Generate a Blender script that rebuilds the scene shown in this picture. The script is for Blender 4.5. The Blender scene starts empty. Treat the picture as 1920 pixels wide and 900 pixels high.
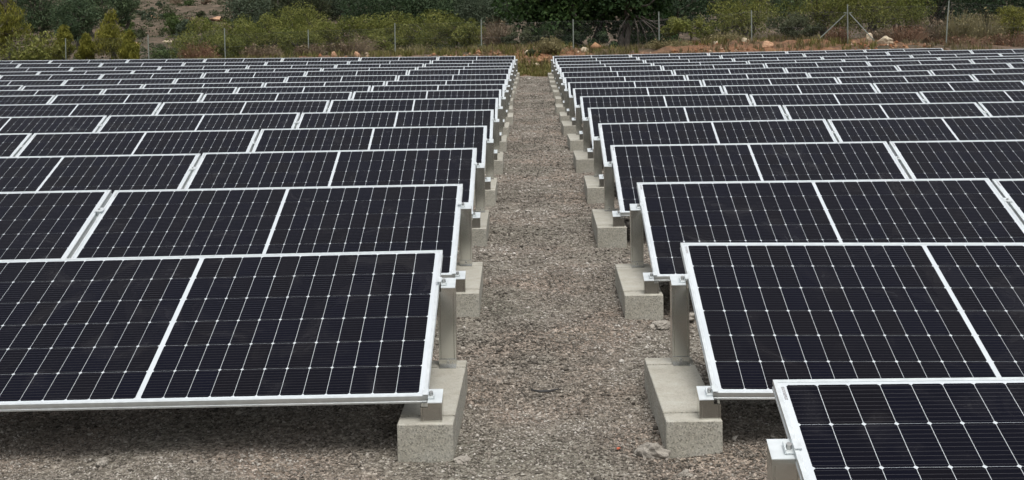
import bpy, math, random
import numpy as np
from mathutils import Matrix, Vector

# ------------------------------------------------------------------ camera, sky, sun, exposure
scene = bpy.context.scene
col = scene.collection
FPX, PY = 2308.6, 150.0                      # focal length and principal row, in pixels of the 1920 x 900 photograph
PITCH, ROLL, YAW, EYE = 0.05071, -0.01658, 0.01159, 1.53
cam_data = bpy.data.cameras.new('camera')
cam_data.sensor_fit = 'HORIZONTAL'
cam_data.sensor_width = 36.0
cam_data.lens = 36.0 * FPX / 1920.0
cam_data.shift_y = -(450.0 - PY) / 1920.0     # the photograph is the lower part of a taller frame
cam_data.clip_start, cam_data.clip_end = 0.05, 2000.0
cam = bpy.data.objects.new('camera', cam_data)
col.objects.link(cam)
fw = Vector((-math.sin(YAW) * math.cos(PITCH), math.cos(YAW) * math.cos(PITCH), -math.sin(PITCH)))
rt = Vector((math.cos(YAW), math.sin(YAW), 0.0))
up = rt.cross(fw)
r2 = rt * math.cos(ROLL) + up * math.sin(ROLL)
u2 = up * math.cos(ROLL) - rt * math.sin(ROLL)
cam.matrix_world = Matrix(((r2.x, u2.x, -fw.x, 0), (r2.y, u2.y, -fw.y, 0), (r2.z, u2.z, -fw.z, EYE), (0, 0, 0, 1)))
scene.camera = cam

SUN_EL, SUN_AZ = 68.0, 160.0                  # degrees; azimuth clockwise from +Y: behind the camera, to the right
world = bpy.data.worlds.new('World')
scene.world = world
world.use_nodes = True
wn = world.node_tree
wn.nodes.clear()
sky = wn.nodes.new('ShaderNodeTexSky')
sky.sky_type = 'NISHITA'
sky.sun_disc = False
sky.sun_elevation = math.radians(SUN_EL)
sky.sun_rotation = math.radians(SUN_AZ)
sky.air_density, sky.dust_density, sky.ozone_density = 1.0, 6.0, 1.0
hsv = wn.nodes.new('ShaderNodeHueSaturation')  # cloud cover: the sky's blue washed out
hsv.inputs['Saturation'].default_value = 0.22
bg = wn.nodes.new('ShaderNodeBackground')
bg.inputs['Strength'].default_value = 0.15
wo = wn.nodes.new('ShaderNodeOutputWorld')
wn.links.new(sky.outputs[0], hsv.inputs['Color'])
wn.links.new(hsv.outputs[0], bg.inputs['Color'])
wn.links.new(bg.outputs[0], wo.inputs['Surface'])

sun_data = bpy.data.lights.new('sun', 'SUN')
sun_data.energy = 1.15
sun_data.angle = math.radians(24)
sun_data.color = (1.0, 0.96, 0.90)
sun = bpy.data.objects.new('sun', sun_data)
col.objects.link(sun)
az, el = math.radians(SUN_AZ), math.radians(SUN_EL)
to_sun = Vector((math.sin(az) * math.cos(el), math.cos(az) * math.cos(el), math.sin(el)))
sun.rotation_euler = to_sun.to_track_quat('Z', 'Y').to_euler()
sun.location = (6, -8, 20)

vs = scene.view_settings
vs.view_transform = 'Standard'
vs.look = 'None'
vs.exposure = 0.36
vs.gamma = 1.0

# ------------------------------------------------------------------ small helpers
rng = np.random.default_rng(7)
random.seed(7)


def mesh_np(name, verts, faces, mat=None, smooth=False):
    me = bpy.data.meshes.new(name)
    me.from_pydata([tuple(v) for v in verts], [], [tuple(f) for f in faces])
    if mat:
        me.materials.append(mat)
    if smooth:
        me.polygons.foreach_set('use_smooth', [True] * len(me.polygons))
    me.update()
    return me


def mesh_fast(name, verts, faces, mat=None, tint=None, smooth=False):
    """verts (n,3), faces (m,k) of one polygon size: quick numpy build, optional per-face float 'tint'"""
    verts = np.asarray(verts, dtype=np.float32)
    faces = np.asarray(faces, dtype=np.int32)
    m, k = faces.shape
    me = bpy.data.meshes.new(name)
    me.vertices.add(len(verts))
    me.vertices.foreach_set('co', verts.ravel())
    me.loops.add(m * k)
    me.loops.foreach_set('vertex_index', faces.ravel())
    me.polygons.add(m)
    me.polygons.foreach_set('loop_start', np.arange(0, m * k, k, dtype=np.int32))
    me.polygons.foreach_set('loop_total', np.full(m, k, dtype=np.int32))
    if smooth:
        me.polygons.foreach_set('use_smooth', np.ones(m, dtype=bool))
    me.update(calc_edges=True)
    if tint is not None:
        a = me.attributes.new('tint', 'FLOAT', 'FACE')
        a.data.foreach_set('value', np.asarray(tint, dtype=np.float32))
    if mat:
        me.materials.append(mat)
    return me


def obj(name, me, parent=None, loc=(0, 0, 0), rot=(0, 0, 0)):
    o = bpy.data.objects.new(name, me)
    col.objects.link(o)
    o.location = loc
    o.rotation_euler = rot
    if parent is not None:
        o.parent = parent
    return o


def tag(o, label, cat, group=None):
    o['label'] = label
    o['category'] = cat
    if group:
        o['group'] = group
    return o


class MB:
    """collects simple solids into one mesh"""
    def __init__(self):
        self.v, self.f = [], []

    def add(self, verts, faces):
        n = len(self.v)
        self.v += [tuple(v) for v in verts]
        self.f += [tuple(i + n for i in f) for f in faces]

    def box(self, x0, x1, y0, y1, z0, z1):
        self.add([(x0, y0, z0), (x1, y0, z0), (x1, y1, z0), (x0, y1, z0), (x0, y0, z1), (x1, y0, z1), (x1, y1, z1), (x0, y1, z1)],
                 [(0, 3, 2, 1), (4, 5, 6, 7), (0, 1, 5, 4), (1, 2, 6, 5), (2, 3, 7, 6), (3, 0, 4, 7)])

    def bbox(self, x0, x1, y0, y1, z0, z1, b):
        """box with bevelled edges: every corner split in three"""
        X, Y, Z = (x0, x1), (y0, y1), (z0, z1)
        vs, idx = [], {}
        for i in (0, 1):
            for j in (0, 1):
                for k in (0, 1):
                    sx, sy, sz = (b if i == 0 else -b), (b if j == 0 else -b), (b if k == 0 else -b)
                    for a in range(3):
                        p = [X[i], Y[j], Z[k]]
                        if a != 0: p[0] += sx
                        if a != 1: p[1] += sy
                        if a != 2: p[2] += sz
                        idx[(i, j, k, a)] = len(vs)
                        vs.append(tuple(p))
        fs = []
        q = [(0, 0), (1, 0), (1, 1), (0, 1)]
        for s in (0, 1):
            fs.append([idx[(s, a, b_, 0)] for a, b_ in q])
            fs.append([idx[(a, s, b_, 1)] for a, b_ in q])
            fs.append([idx[(a, b_, s, 2)] for a, b_ in q])
        for s in (0, 1):
            for t in (0, 1):
                fs.append([idx[(0, s, t, 1)], idx[(1, s, t, 1)], idx[(1, s, t, 2)], idx[(0, s, t, 2)]])
                fs.append([idx[(s, 0, t, 0)], idx[(s, 1, t, 0)], idx[(s, 1, t, 2)], idx[(s, 0, t, 2)]])
                fs.append([idx[(s, t, 0, 0)], idx[(s, t, 1, 0)], idx[(s, t, 1, 1)], idx[(s, t, 0, 1)]])
        for i in (0, 1):
            for j in (0, 1):
                for k in (0, 1):
                    fs.append([idx[(i, j, k, a)] for a in range(3)])
        self.add(vs, fs)

    def cyl(self, p, axis, r, h, n=8):
        ax = Vector(axis).normalized()
        a = ax.orthogonal().normalized()
        b = ax.cross(a)
        p = Vector(p)
        vs = []
        for t in (0, h):
            for i in range(n):
                th = 2 * math.pi * i / n
                vs.append(tuple(p + ax * t + (a * math.cos(th) + b * math.sin(th)) * r))
        fs = [(i, (i + 1) % n, n + (i + 1) % n, n + i) for i in range(n)]
        fs += [tuple(reversed(range(n))), tuple(range(n, 2 * n))]
        self.add(vs, fs)

    def mesh(self, name, mat, smooth=False):
        me = mesh_np(name, self.v, self.f, mat, smooth)
        import bmesh
        bm = bmesh.new()
        bm.from_mesh(me)
        bmesh.ops.recalc_face_normals(bm, faces=bm.faces)
        bm.to_mesh(me)
        bm.free()
        return me


def vnoise(x, y, seed=0):
    """smooth value noise in numpy, range -1..1"""
    xi, yi = np.floor(x).astype(np.int64), np.floor(y).astype(np.int64)
    fx, fy = x - xi, y - yi
    fx, fy = fx * fx * (3 - 2 * fx), fy * fy * (3 - 2 * fy)

    def h(a, b):
        n = (a * 374761393 + b * 668265263 + seed * 982451653) & 0x7fffffff
        n = ((n ^ (n >> 13)) * 1274126177) & 0x7fffffff
        return ((n ^ (n >> 16)) & 0xffff) / 32767.5 - 1.0
    return (h(xi, yi) * (1 - fx) + h(xi + 1, yi) * fx) * (1 - fy) + (h(xi, yi + 1) * (1 - fx) + h(xi + 1, yi + 1) * fx) * fy


# ------------------------------------------------------------------ materials
def new_mat(name):
    m = bpy.data.materials.new(name)
    m.use_nodes = True
    nt = m.node_tree
    b = nt.nodes['Principled BSDF']
    return m, nt, b


def N(nt, typ, **kw):
    n = nt.nodes.new(typ)
    for k, v in kw.items():
        setattr(n, k, v)
    return n


def noise_node(nt, scale, detail=4.0, rough=0.55, coords='Object'):
    tc = N(nt, 'ShaderNodeTexCoord')
    n = N(nt, 'ShaderNodeTexNoise')
    n.inputs['Scale'].default_value = scale
    n.inputs['Detail'].default_value = detail
    n.inputs['Roughness'].default_value = rough
    nt.links.new(tc.outputs[coords], n.inputs['Vector'])
    return n


def ramp(nt, fac, stops):
    r = N(nt, 'ShaderNodeValToRGB')
    e = r.color_ramp.elements
    while len(e) < len(stops):
        e.new(0.5)
    for i, (p, c) in enumerate(stops):
        e[i].position = p
        e[i].color = (c[0], c[1], c[2], 1)
    nt.links.new(fac, r.inputs['Fac'])
    return r


def bump(nt, b, height, strength, dist):
    bp = N(nt, 'ShaderNodeBump')
    bp.inputs['Strength'].default_value = strength
    bp.inputs['Distance'].default_value = dist
    nt.links.new(height, bp.inputs['Height'])
    nt.links.new(bp.outputs[0], b.inputs['Normal'])
    return bp


def math_node(nt, op, a, b=None):
    n = N(nt, 'ShaderNodeMath', operation=op)
    for i, v in enumerate((a, b)):
        if v is None:
            continue
        if isinstance(v, (int, float)):
            n.inputs[i].default_value = v
        else:
            nt.links.new(v, n.inputs[i])
    return n.outputs[0]


def mix_col(nt, fac, a, b, mode='MIX'):
    n = N(nt, 'ShaderNodeMix', data_type='RGBA', blend_type=mode)
    for i, v in ((0, fac), (6, a), (7, b)):
        if isinstance(v, (int, float)):
            n.inputs[i].default_value = v
        elif isinstance(v, tuple):
            n.inputs[i].default_value = (*v, 1)
        else:
            nt.links.new(v, n.inputs[i])
    return n.outputs[2]


# silicon cells under glass: near black, fine busbars across each cell, dust and smears on the glass
def make_cell_mat():
    m, nt, b = new_mat('silicon_cell')
    uv = N(nt, 'ShaderNodeUVMap', uv_map='UVMap')
    sep = N(nt, 'ShaderNodeSeparateXYZ')
    nt.links.new(uv.outputs[0], sep.inputs[0])
    fr = math_node(nt, 'FRACT', math_node(nt, 'MULTIPLY', sep.outputs['Y'], 10.0))
    d = math_node(nt, 'ABSOLUTE', math_node(nt, 'SUBTRACT', fr, 0.5))
    line = math_node(nt, 'LESS_THAN', d, 0.038)
    oi = N(nt, 'ShaderNodeObjectInfo')
    at = N(nt, 'ShaderNodeAttribute', attribute_name='tint')
    rnd = math_node(nt, 'FRACT', math_node(nt, 'ADD', oi.outputs['Random'], at.outputs['Fac']))
    base = ramp(nt, rnd, [(0.0, (0.0011, 0.0014, 0.0056)), (0.5, (0.0016, 0.0017, 0.0048)), (1.0, (0.0024, 0.0021, 0.0040))])
    c = mix_col(nt, math_node(nt, 'MULTIPLY', line, 0.8), base.outputs[0], (0.048, 0.047, 0.052))
    # dust film and dried smears, laid out in world space so that they run over neighbouring cells
    geo = N(nt, 'ShaderNodeNewGeometry')
    n1 = N(nt, 'ShaderNodeTexNoise')
    n1.inputs['Scale'].default_value = 3.1
    n1.inputs['Detail'].default_value = 5
    n1.inputs['Distortion'].default_value = 1.6
    nt.links.new(geo.outputs['Position'], n1.inputs['Vector'])
    sm = ramp(nt, n1.outputs['Fac'], [(0.56, (0, 0, 0)), (0.72, (1, 1, 1))])
    n2 = N(nt, 'ShaderNodeTexNoise')
    n2.inputs['Scale'].default_value = 60
    n2.inputs['Detail'].default_value = 3
    nt.links.new(geo.outputs['Position'], n2.inputs['Vector'])
    sp = ramp(nt, n2.outputs['Fac'], [(0.60, (0, 0, 0)), (0.80, (1, 1, 1))])
    film = math_node(nt, 'ADD', math_node(nt, 'MULTIPLY', sm.outputs[0], 0.012),
                     math_node(nt, 'MULTIPLY', math_node(nt, 'MULTIPLY', sm.outputs[0], sp.outputs[0]), 0.045))
    film = math_node(nt, 'ADD', film, 0.0015)
    c2 = mix_col(nt, film, c, (0.42, 0.40, 0.38))
    nt.links.new(c2, b.inputs['Base Color'])
    b.inputs['Roughness'].default_value = 0.16
    r = math_node(nt, 'ADD', math_node(nt, 'MULTIPLY', sm.outputs[0], 0.2), 0.14)
    nt.links.new(r, b.inputs['Roughness'])
    b.inputs['IOR'].default_value = 1.5
    b.inputs['Specular IOR Level'].default_value = 0.05
    b.inputs['Sheen Weight'].default_value = 0.075          # bluish dust sheen, put in for sky reflection at a shallow angle
    b.inputs['Sheen Roughness'].default_value = 0.35
    b.inputs['Sheen Tint'].default_value = (0.80, 0.88, 1.0, 1)
    return m


def make_laminate_mat():
    m, nt, b = new_mat('white_backsheet')
    n = noise_node(nt, 4, 4)
    c = ramp(nt, n.outputs['Fac'], [(0.3, (0.43, 0.465, 0.49)), (0.7, (0.50, 0.535, 0.56))])
    nt.links.new(c.outputs[0], b.inputs['Base Color'])
    b.inputs['Roughness'].default_value = 0.22
    return m


def make_metal(name, base, rough, metallic, nscale=30, streak=False, var=1.0):
    m, nt, b = new_mat(name)
    tc = N(nt, 'ShaderNodeTexCoord')
    mp = N(nt, 'ShaderNodeMapping')
    mp.inputs['Scale'].default_value = (1, 1, 0.15 if streak else 1)
    nt.links.new(tc.outputs['Object'], mp.inputs['Vector'])
    n = N(nt, 'ShaderNodeTexNoise')
    n.inputs['Scale'].default_value = nscale
    n.inputs['Detail'].default_value = 5
    nt.links.new(mp.outputs[0], n.inputs['Vector'])
    lo = tuple(v * (1 - 0.14 * var) for v in base)
    c = ramp(nt, n.outputs['Fac'], [(0.3, lo), (0.7, base)])
    nt.links.new(c.outputs[0], b.inputs['Base Color'])
    r = math_node(nt, 'ADD', math_node(nt, 'MULTIPLY', n.outputs['Fac'], 0.18 * var), rough - 0.09 * var)
    nt.links.new(r, b.inputs['Roughness'])
    b.inputs['Metallic'].default_value = metallic
    return m


def make_concrete():
    m, nt, b = new_mat('concrete')
    n = noise_node(nt, 9, 8, 0.7)
    oi = N(nt, 'ShaderNodeObjectInfo')
    big = ramp(nt, n.outputs['Fac'], [(0.3, (0.250, 0.238, 0.198)), (0.5, (0.308, 0.297, 0.255)), (0.72, (0.35, 0.342, 0.305))])
    tc = N(nt, 'ShaderNodeTexCoord')
    v = N(nt, 'ShaderNodeTexVoronoi')
    v.inputs['Scale'].default_value = 210
    nt.links.new(tc.outputs['Object'], v.inputs['Vector'])
    sepc = N(nt, 'ShaderNodeSeparateColor')
    nt.links.new(v.outputs['Color'], sepc.inputs[0])
    g = ramp(nt, sepc.outputs[0], [(0.0, (0.5, 0.5, 0.48)), (0.25, (0.9, 0.9, 0.9)), (0.8, (1.05, 1.05, 1.03)), (1.0, (1.3, 1.28, 1.24))])
    # coarse grain shows on the cut faces, the trowelled top is smoother
    geo = N(nt, 'ShaderNodeNewGeometry')
    sx = N(nt, 'ShaderNodeSeparateXYZ')
    nt.links.new(geo.outputs['Normal'], sx.inputs[0])
    side = math_node(nt, 'SUBTRACT', 1.0, math_node(nt, 'MULTIPLY', math_node(nt, 'ABSOLUTE', sx.outputs['Z']), 0.7))
    c = mix_col(nt, side, big.outputs[0], mix_col(nt, 1.0, big.outputs[0], g.outputs[0], 'MULTIPLY'))
    tone = math_node(nt, 'ADD', math_node(nt, 'MULTIPLY', oi.outputs['Random'], 0.16), 0.92)
    hs = N(nt, 'ShaderNodeHueSaturation')
    nt.links.new(tone, hs.inputs['Value'])
    nt.links.new(c, hs.inputs['Color'])
    nt.links.new(hs.outputs[0], b.inputs['Base Color'])
    b.inputs['Roughness'].default_value = 0.95
    bump(nt, b, v.outputs['Distance'], 0.3, 0.003)
    return m


def make_tinted(name, stops, rough=0.7, transl=0.0, spec=0.15):
    """colour picked from a ramp by the per-face 'tint' of each leaf, twig or stone"""
    m, nt, b = new_mat(name)
    at = N(nt, 'ShaderNodeAttribute', attribute_name='tint')
    k = len(stops)
    c = ramp(nt, at.outputs['Fac'], [(i / (k - 1), s) for i, s in enumerate(stops)])
    nt.links.new(c.outputs[0], b.inputs['Base Color'])
    b.inputs['Roughness'].default_value = rough
    b.inputs['Specular IOR Level'].default_value = spec
    if transl > 0:
        tr = N(nt, 'ShaderNodeBsdfTranslucent')
        nt.links.new(c.outputs[0], tr.inputs['Color'])
        mx = N(nt, 'ShaderNodeMixShader')
        mx.inputs[0].default_value = transl
        nt.links.new(b.outputs[0], mx.inputs[1])
        nt.links.new(tr.outputs[0], mx.inputs[2])
        nt.links.new(mx.outputs[0], nt.nodes['Material Output'].inputs['Surface'])
    return m


def make_ground():
    m, nt, b = new_mat('gravel_and_soil')
    tc = N(nt, 'ShaderNodeTexCoord')
    P = tc.outputs['Object']
    v = N(nt, 'ShaderNodeTexVoronoi')
    v.inputs['Scale'].default_value = 62
    nt.links.new(P, v.inputs['Vector'])
    v2 = N(nt, 'ShaderNodeTexVoronoi')
    v2.inputs['Scale'].default_value = 150
    nt.links.new(P, v2.inputs['Vector'])
    s1 = N(nt, 'ShaderNodeSeparateColor')
    nt.links.new(v.outputs['Color'], s1.inputs[0])
    s2 = N(nt, 'ShaderNodeSeparateColor')
    nt.links.new(v2.outputs['Color'], s2.inputs[0])
    mixr = math_node(nt, 'ADD', math_node(nt, 'MULTIPLY', s1.outputs[0], 0.55), math_node(nt, 'MULTIPLY', s2.outputs[1], 0.45))
    grav = ramp(nt, mixr, [(0.1, (0.05, 0.043, 0.035)), (0.34, (0.125, 0.111, 0.093)), (0.58, (0.215, 0.192, 0.161)), (0.8, (0.30, 0.275, 0.237)), (0.95, (0.46, 0.435, 0.39))])
    nb = N(nt, 'ShaderNodeTexNoise')
    nb.inputs['Scale'].default_value = 1.3
    nb.inputs['Detail'].default_value = 6
    nt.links.new(P, nb.inputs['Vector'])
    tone = ramp(nt, nb.outputs['Fac'], [(0.28, (0.66, 0.69, 0.66)), (0.48, (0.97, 0.97, 0.95)), (0.6, (1.10, 1.0, 0.96)), (0.75, (1.2, 1.13, 1.04))])
    g = mix_col(nt, 1.0, grav.outputs[0], tone.outputs[0], 'MULTIPLY')
    # red soil of the bank and brown scrub soil of the hill, by the per-vertex zone weights
    za = N(nt, 'ShaderNodeAttribute', attribute_name='zone_bank')
    zh = N(nt, 'ShaderNodeAttribute', attribute_name='zone_hill')
    nr = N(nt, 'ShaderNodeTexNoise')
    nr.inputs['Scale'].default_value = 4.2
    nr.inputs['Detail'].default_value = 8
    nr.inputs['Roughness'].default_value = 0.7
    nt.links.new(P, nr.inputs['Vector'])
    red = ramp(nt, nr.outputs['Fac'], [(0.30, (0.060, 0.036, 0.022)), (0.42, (0.13, 0.068, 0.038)), (0.52, (0.205, 0.103, 0.056)), (0.62, (0.26, 0.145, 0.082)), (0.74, (0.34, 0.25, 0.17))])
    nh = N(nt, 'ShaderNodeTexNoise')
    nh.inputs['Scale'].default_value = 1.1
    nh.inputs['Detail'].default_value = 9
    nh.inputs['Roughness'].default_value = 0.72
    nt.links.new(P, nh.inputs['Vector'])
    hill = ramp(nt, nh.outputs['Fac'], [(0.32, (0.022, 0.026, 0.014)), (0.44, (0.060, 0.050, 0.032)), (0.54, (0.105, 0.078, 0.056)), (0.66, (0.165, 0.122, 0.094)), (0.76, (0.24, 0.19, 0.155))])
    c = mix_col(nt, za.outputs['Fac'], g, red.outputs[0])
    c = mix_col(nt, zh.outputs['Fac'], c, hill.outputs[0])
    nt.links.new(c, b.inputs['Base Color'])
    b.inputs['Roughness'].default_value = 0.95
    b.inputs['Specular IOR Level'].default_value = 0.2
    hgt = math_node(nt, 'ADD', math_node(nt, 'MULTIPLY', v.outputs['Distance'], -1.0), math_node(nt, 'MULTIPLY', v2.outputs['Distance'], -0.4))
    bump(nt, b, hgt, 0.9, 0.012)
    return m


M_cell = make_cell_mat()
M_lam = make_laminate_mat()
M_tag, _nt, _b = new_mat('serial_label_grey')
_n = noise_node(_nt, 300)
_nt.links.new(ramp(_nt, _n.outputs['Fac'], [(0.4, (0.12, 0.12, 0.13)), (0.6, (0.40, 0.41, 0.42))]).outputs[0], _b.inputs['Base Color'])
_b.inputs['Roughness'].default_value = 0.4
M_alu = make_metal('anodised_aluminium', (0.70, 0.745, 0.755), 0.40, 0.6)
M_galv = make_metal('galvanised_sheet', (0.64, 0.64, 0.61), 0.20, 1.0, 5, True, 0.35)
M_bolt = make_metal('zinc_bolt', (0.45, 0.45, 0.44), 0.4, 1.0)
M_post = make_metal('fence_steel', (0.24, 0.27, 0.24), 0.6, 0.2)
M_wire = make_metal('fence_wire', (0.20, 0.21, 0.20), 0.6, 0.4)
M_conc = make_concrete()
M_ground = make_ground()
M_stone = make_tinted('gravel_stones', [(0.045, 0.04, 0.033), (0.115, 0.103, 0.088), (0.192, 0.170, 0.144), (0.275, 0.252, 0.219), (0.46, 0.435, 0.395)], 0.9)
M_black, _nt, _b = new_mat('black_plastic')
_n = noise_node(_nt, 40)
_nt.links.new(ramp(_nt, _n.outputs['Fac'], [(0.3, (0.008, 0.008, 0.008)), (0.7, (0.02, 0.02, 0.02))]).outputs[0], _b.inputs['Base Color'])
_b.inputs['Roughness'].default_value = 0.6
M_clay, _nt, _b = new_mat('red_clay_fragment')
_n = noise_node(_nt, 80)
_nt.links.new(ramp(_nt, _n.outputs['Fac'], [(0.3, (0.40, 0.085, 0.04)), (0.7, (0.55, 0.15, 0.08))]).outputs[0], _b.inputs['Base Color'])
_b.inputs['Roughness'].default_value = 0.8


def rock_mat(name, lo, hi):
    m, nt, b = new_mat(name)
    n = noise_node(nt, 7, 8, 0.7)
    nt.links.new(ramp(nt, n.outputs['Fac'], [(0.3, lo), (0.7, hi)]).outputs[0], b.inputs['Base Color'])
    b.inputs['Roughness'].default_value = 0.95
    bump(nt, b, n.outputs['Fac'], 0.6, 0.05)
    return m


M_rock_pale = rock_mat('pale_limestone', (0.30, 0.24, 0.16), (0.56, 0.48, 0.36))
M_rock_red = rock_mat('red_stained_rock', (0.26, 0.13, 0.07), (0.46, 0.30, 0.19))
M_clod = rock_mat('earth_clod', (0.20, 0.182, 0.155), (0.34, 0.315, 0.275))

# ------------------------------------------------------------------ the lie of the panel field
W, H, TH = 2.094, 1.038, 0.030
GAP = 0.022
PITCH_ROW, TILT, XL, XR, ZB, Y1 = 2.01608, 0.34757, -0.37537, 0.65188, 0.17924, 4.34061
DROP = 0.224                                  # ground below a panel's lower edge
# per row: sideways shift, height, outward slope, tilt change
ROWS = {
    'L': {1: (.002, .004, -.009, -.010), 2: (-.013, .018, -.0036, -.012), 3: (-.009, .008, -.0017, -.007), 4: (.005, -.012, .0004, .010),
          5: (.017, .005, -.0003, -.004), 6: (.019, -.006, .0024, 0), 7: (.020, -.020, .0031, 0), 8: (.031, -.045, .0033, 0),
          9: (.029, -.076, .0030, 0), 10: (.029, -.078, .0034, 0), 11: (.040, -.061, .0035, 0), 12: (.038, -.081, .0047, 0),
          13: (.040, -.082, .0057, 0), 14: (.059, -.081, .0084, 0), 15: (.084, -.046, .0069, 0)},
    'R': {0: (.0035, .006, -.004, 0), 1: (0, .002, -.0136, .009), 2: (-.002, -.005, -.0022, .004), 3: (-.021, .003, -.0006, .006),
          4: (.007, -.004, .0035, .006), 5: (.011, .005, -.0016, -.002), 6: (.017, -.005, -.0014, 0), 7: (.005, -.013, .0006, 0),
          8: (.004, -.042, .0043, 0), 9: (.011, -.058, .0040, 0), 10: (.034, -.055, .0036, 0), 11: (.046, -.053, .0042, 0),
          12: (.059, -.067, .0027, 0), 13: (.074, -.068, .0021, 0), 14: (.098, -.072, .0046, 0), 15: (.081, -.067, .0040, 0)}}


def row_y(k):
    return Y1 + (k - 1) * PITCH_ROW


def side_rows(side):
    ks = sorted(ROWS[side])
    return (np.array([row_y(k) + 0.35 for k in ks]), np.array([ROWS[side][k][1] for k in ks]), np.array([ROWS[side][k][2] for k in ks]))


SR = {s: side_rows(s) for s in 'LR'}
BANK_X = [-60, -30, -14, -7, -3, -1, 1, 3, 5, 6.5, 10, 12, 16, 60]
BANK_Z = [-.1, -.1, 0, .25, .30, .45, .45, .30, .45, .60, .60, .50, .40, .40]


def smooth(t):
    t = np.clip(t, 0, 1)
    return t * t * (3 - 2 * t)


def ground_z(x, y):
    x, y = np.asarray(x, float), np.asarray(y, float)
    dzl = np.interp(y, SR['L'][0], SR['L'][1]) + np.interp(y, SR['L'][0], SR['L'][2]) * np.clip(XL - x, 0, 15)
    dzr = np.interp(y, SR['R'][0], SR['R'][1]) + np.interp(y, SR['R'][0], SR['R'][2]) * np.clip(x - XR, 0, 15)
    t = smooth((x - XL) / (XR - XL))
    z = ZB - DROP + dzl * (1 - t) + dzr * t
    rampy = smooth((y - 34.6) / 4.2)
    bank = np.interp(x, BANK_X, BANK_Z) + 0.10 * vnoise(x * .9, y * .9, 3) + 0.05 * vnoise(x * 2.7, y * 2.7, 4)
    z = z * (1 - rampy) + (bank) * rampy
    sl = np.interp(x, [-60, -9, -3, 60], [.055, .055, .032, .03])
    hill = np.clip(y - 47, 0, None) * sl + np.clip(y - 115, 0, 160) * 0.16
    z = z + hill + np.where(y > 47, 0.25 * vnoise(x * .25, y * .25, 5) * smooth((y - 47) / 12), 0)
    return z


def gz(x, y):
    return float(ground_z(np.array([x]), np.array([y]))[0])


def build_ground():
    xs = np.concatenate([-np.geomspace(300, 14, 36)[:-1], np.arange(-14, -3, .16), np.arange(-3, 3, .045), np.arange(3, 14, .16), np.geomspace(14, 300, 36)])
    ys = np.concatenate([-np.geomspace(120, 1, 14), np.arange(0, 3.4, .2), np.arange(3.4, 9, .045), np.arange(9, 20, .11), np.arange(20, 46, .22), np.geomspace(46, 480, 70)])
    X, Y = np.meshgrid(xs, ys)
    Z = ground_z(X, Y)
    near = (1 - smooth((Y - 33) / 3))
    bumps = 0.012 * vnoise(X * 2.3, Y * 2.3, 11) + 0.008 * vnoise(X * 6, Y * 6, 12) + 0.004 * vnoise(X * 15, Y * 15, 13)
    Z = Z + bumps * near + (1 - near) * (0.06 * vnoise(X * 3.5, Y * 3.5, 14) + .03 * vnoise(X * 9, Y * 9, 15)) * (Y < 60)
    ny, nx = X.shape
    i = np.arange(ny * nx).reshape(ny, nx)
    faces = np.stack([i[:-1, :-1], i[:-1, 1:], i[1:, 1:], i[1:, :-1]], -1).reshape(-1, 4)
    me = mesh_fast('ground', np.stack([X, Y, Z], -1).reshape(-1, 3), faces, M_ground, None, True)
    edge = 0.35 * vnoise(X * 1.1, Y * 1.1, 21)
    zb_ = smooth((Y - 33.9 + edge) / 0.7)
    red = np.interp(X, [-60, -8, -6.5, -5, -3.8, -1.8, -.9, 1, 3, 4.4, 5.3, 10, 11.5, 13, 60], [0, 0, .3, .3, 0, .2, .85, .85, .3, .3, .85, .85, .4, .1, 0])
    red = np.clip(red + .55 * vnoise(X * .8, Y * 1.3, 23) + .3 * vnoise(X * 2.2, Y * 2.6, 24) - .12, 0, 1) * (1 - smooth((Y - 40.5 + 2 * edge) / 3))
    zh_ = 1 - red
    zh_ = np.where(Y < 33.5, 0, zh_) * smooth((Y - 33.9 + edge) / .7)
    for nm, z in (('zone_bank', zb_), ('zone_hill', zh_)):
        a = me.attributes.new(nm, 'FLOAT', 'POINT')
        a.data.foreach_set('value', z.reshape(-1).astype(np.float32))
    o = obj('ground', me)
    o['kind'] = 'structure'
    o['label'] = 'gravel ground between the panel rows, red soil bank and hillside behind'
    return o


build_ground()

# ------------------------------------------------------------------ solar panels
MX, MTOP, MID = 0.030, 0.022, 0.018
PC, PR = (W - 2 * MX - MID) / 24, (H - 2 * MTOP) / 6
CW, CH = PC - 0.0018, PR - 0.0015


def cell_outline(ch=0.0058):
    a, b = CW / 2, CH / 2
    return [(-a + ch, -b), (a - ch, -b), (a, -b + ch), (a, b - ch), (a - ch, b), (-a + ch, b), (-a, b - ch), (-a, -b + ch)]


def cell_centres():
    out = []
    for j in range(6):
        for i in range(24):
            x = -W / 2 + MX + (i + .5) * PC + (MID if i >= 12 else 0)
            out.append((x, MTOP + (j + .5) * PR))
    return out


CENTRES = cell_centres()
OUT8 = cell_outline()


def uv_cells(me, centres):
    uvl = me.uv_layers.new(name='UVMap')
    uvs = []
    for p in me.polygons:
        for li in p.loop_indices:
            co = me.vertices[me.loops[li].vertex_index].co
            c = centres(p.index)
            uvs += [(co.x - c[0]) / CW + .5, (co.y - c[1]) / CH + .5]
    uvl.data.foreach_set('uv', uvs)


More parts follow.
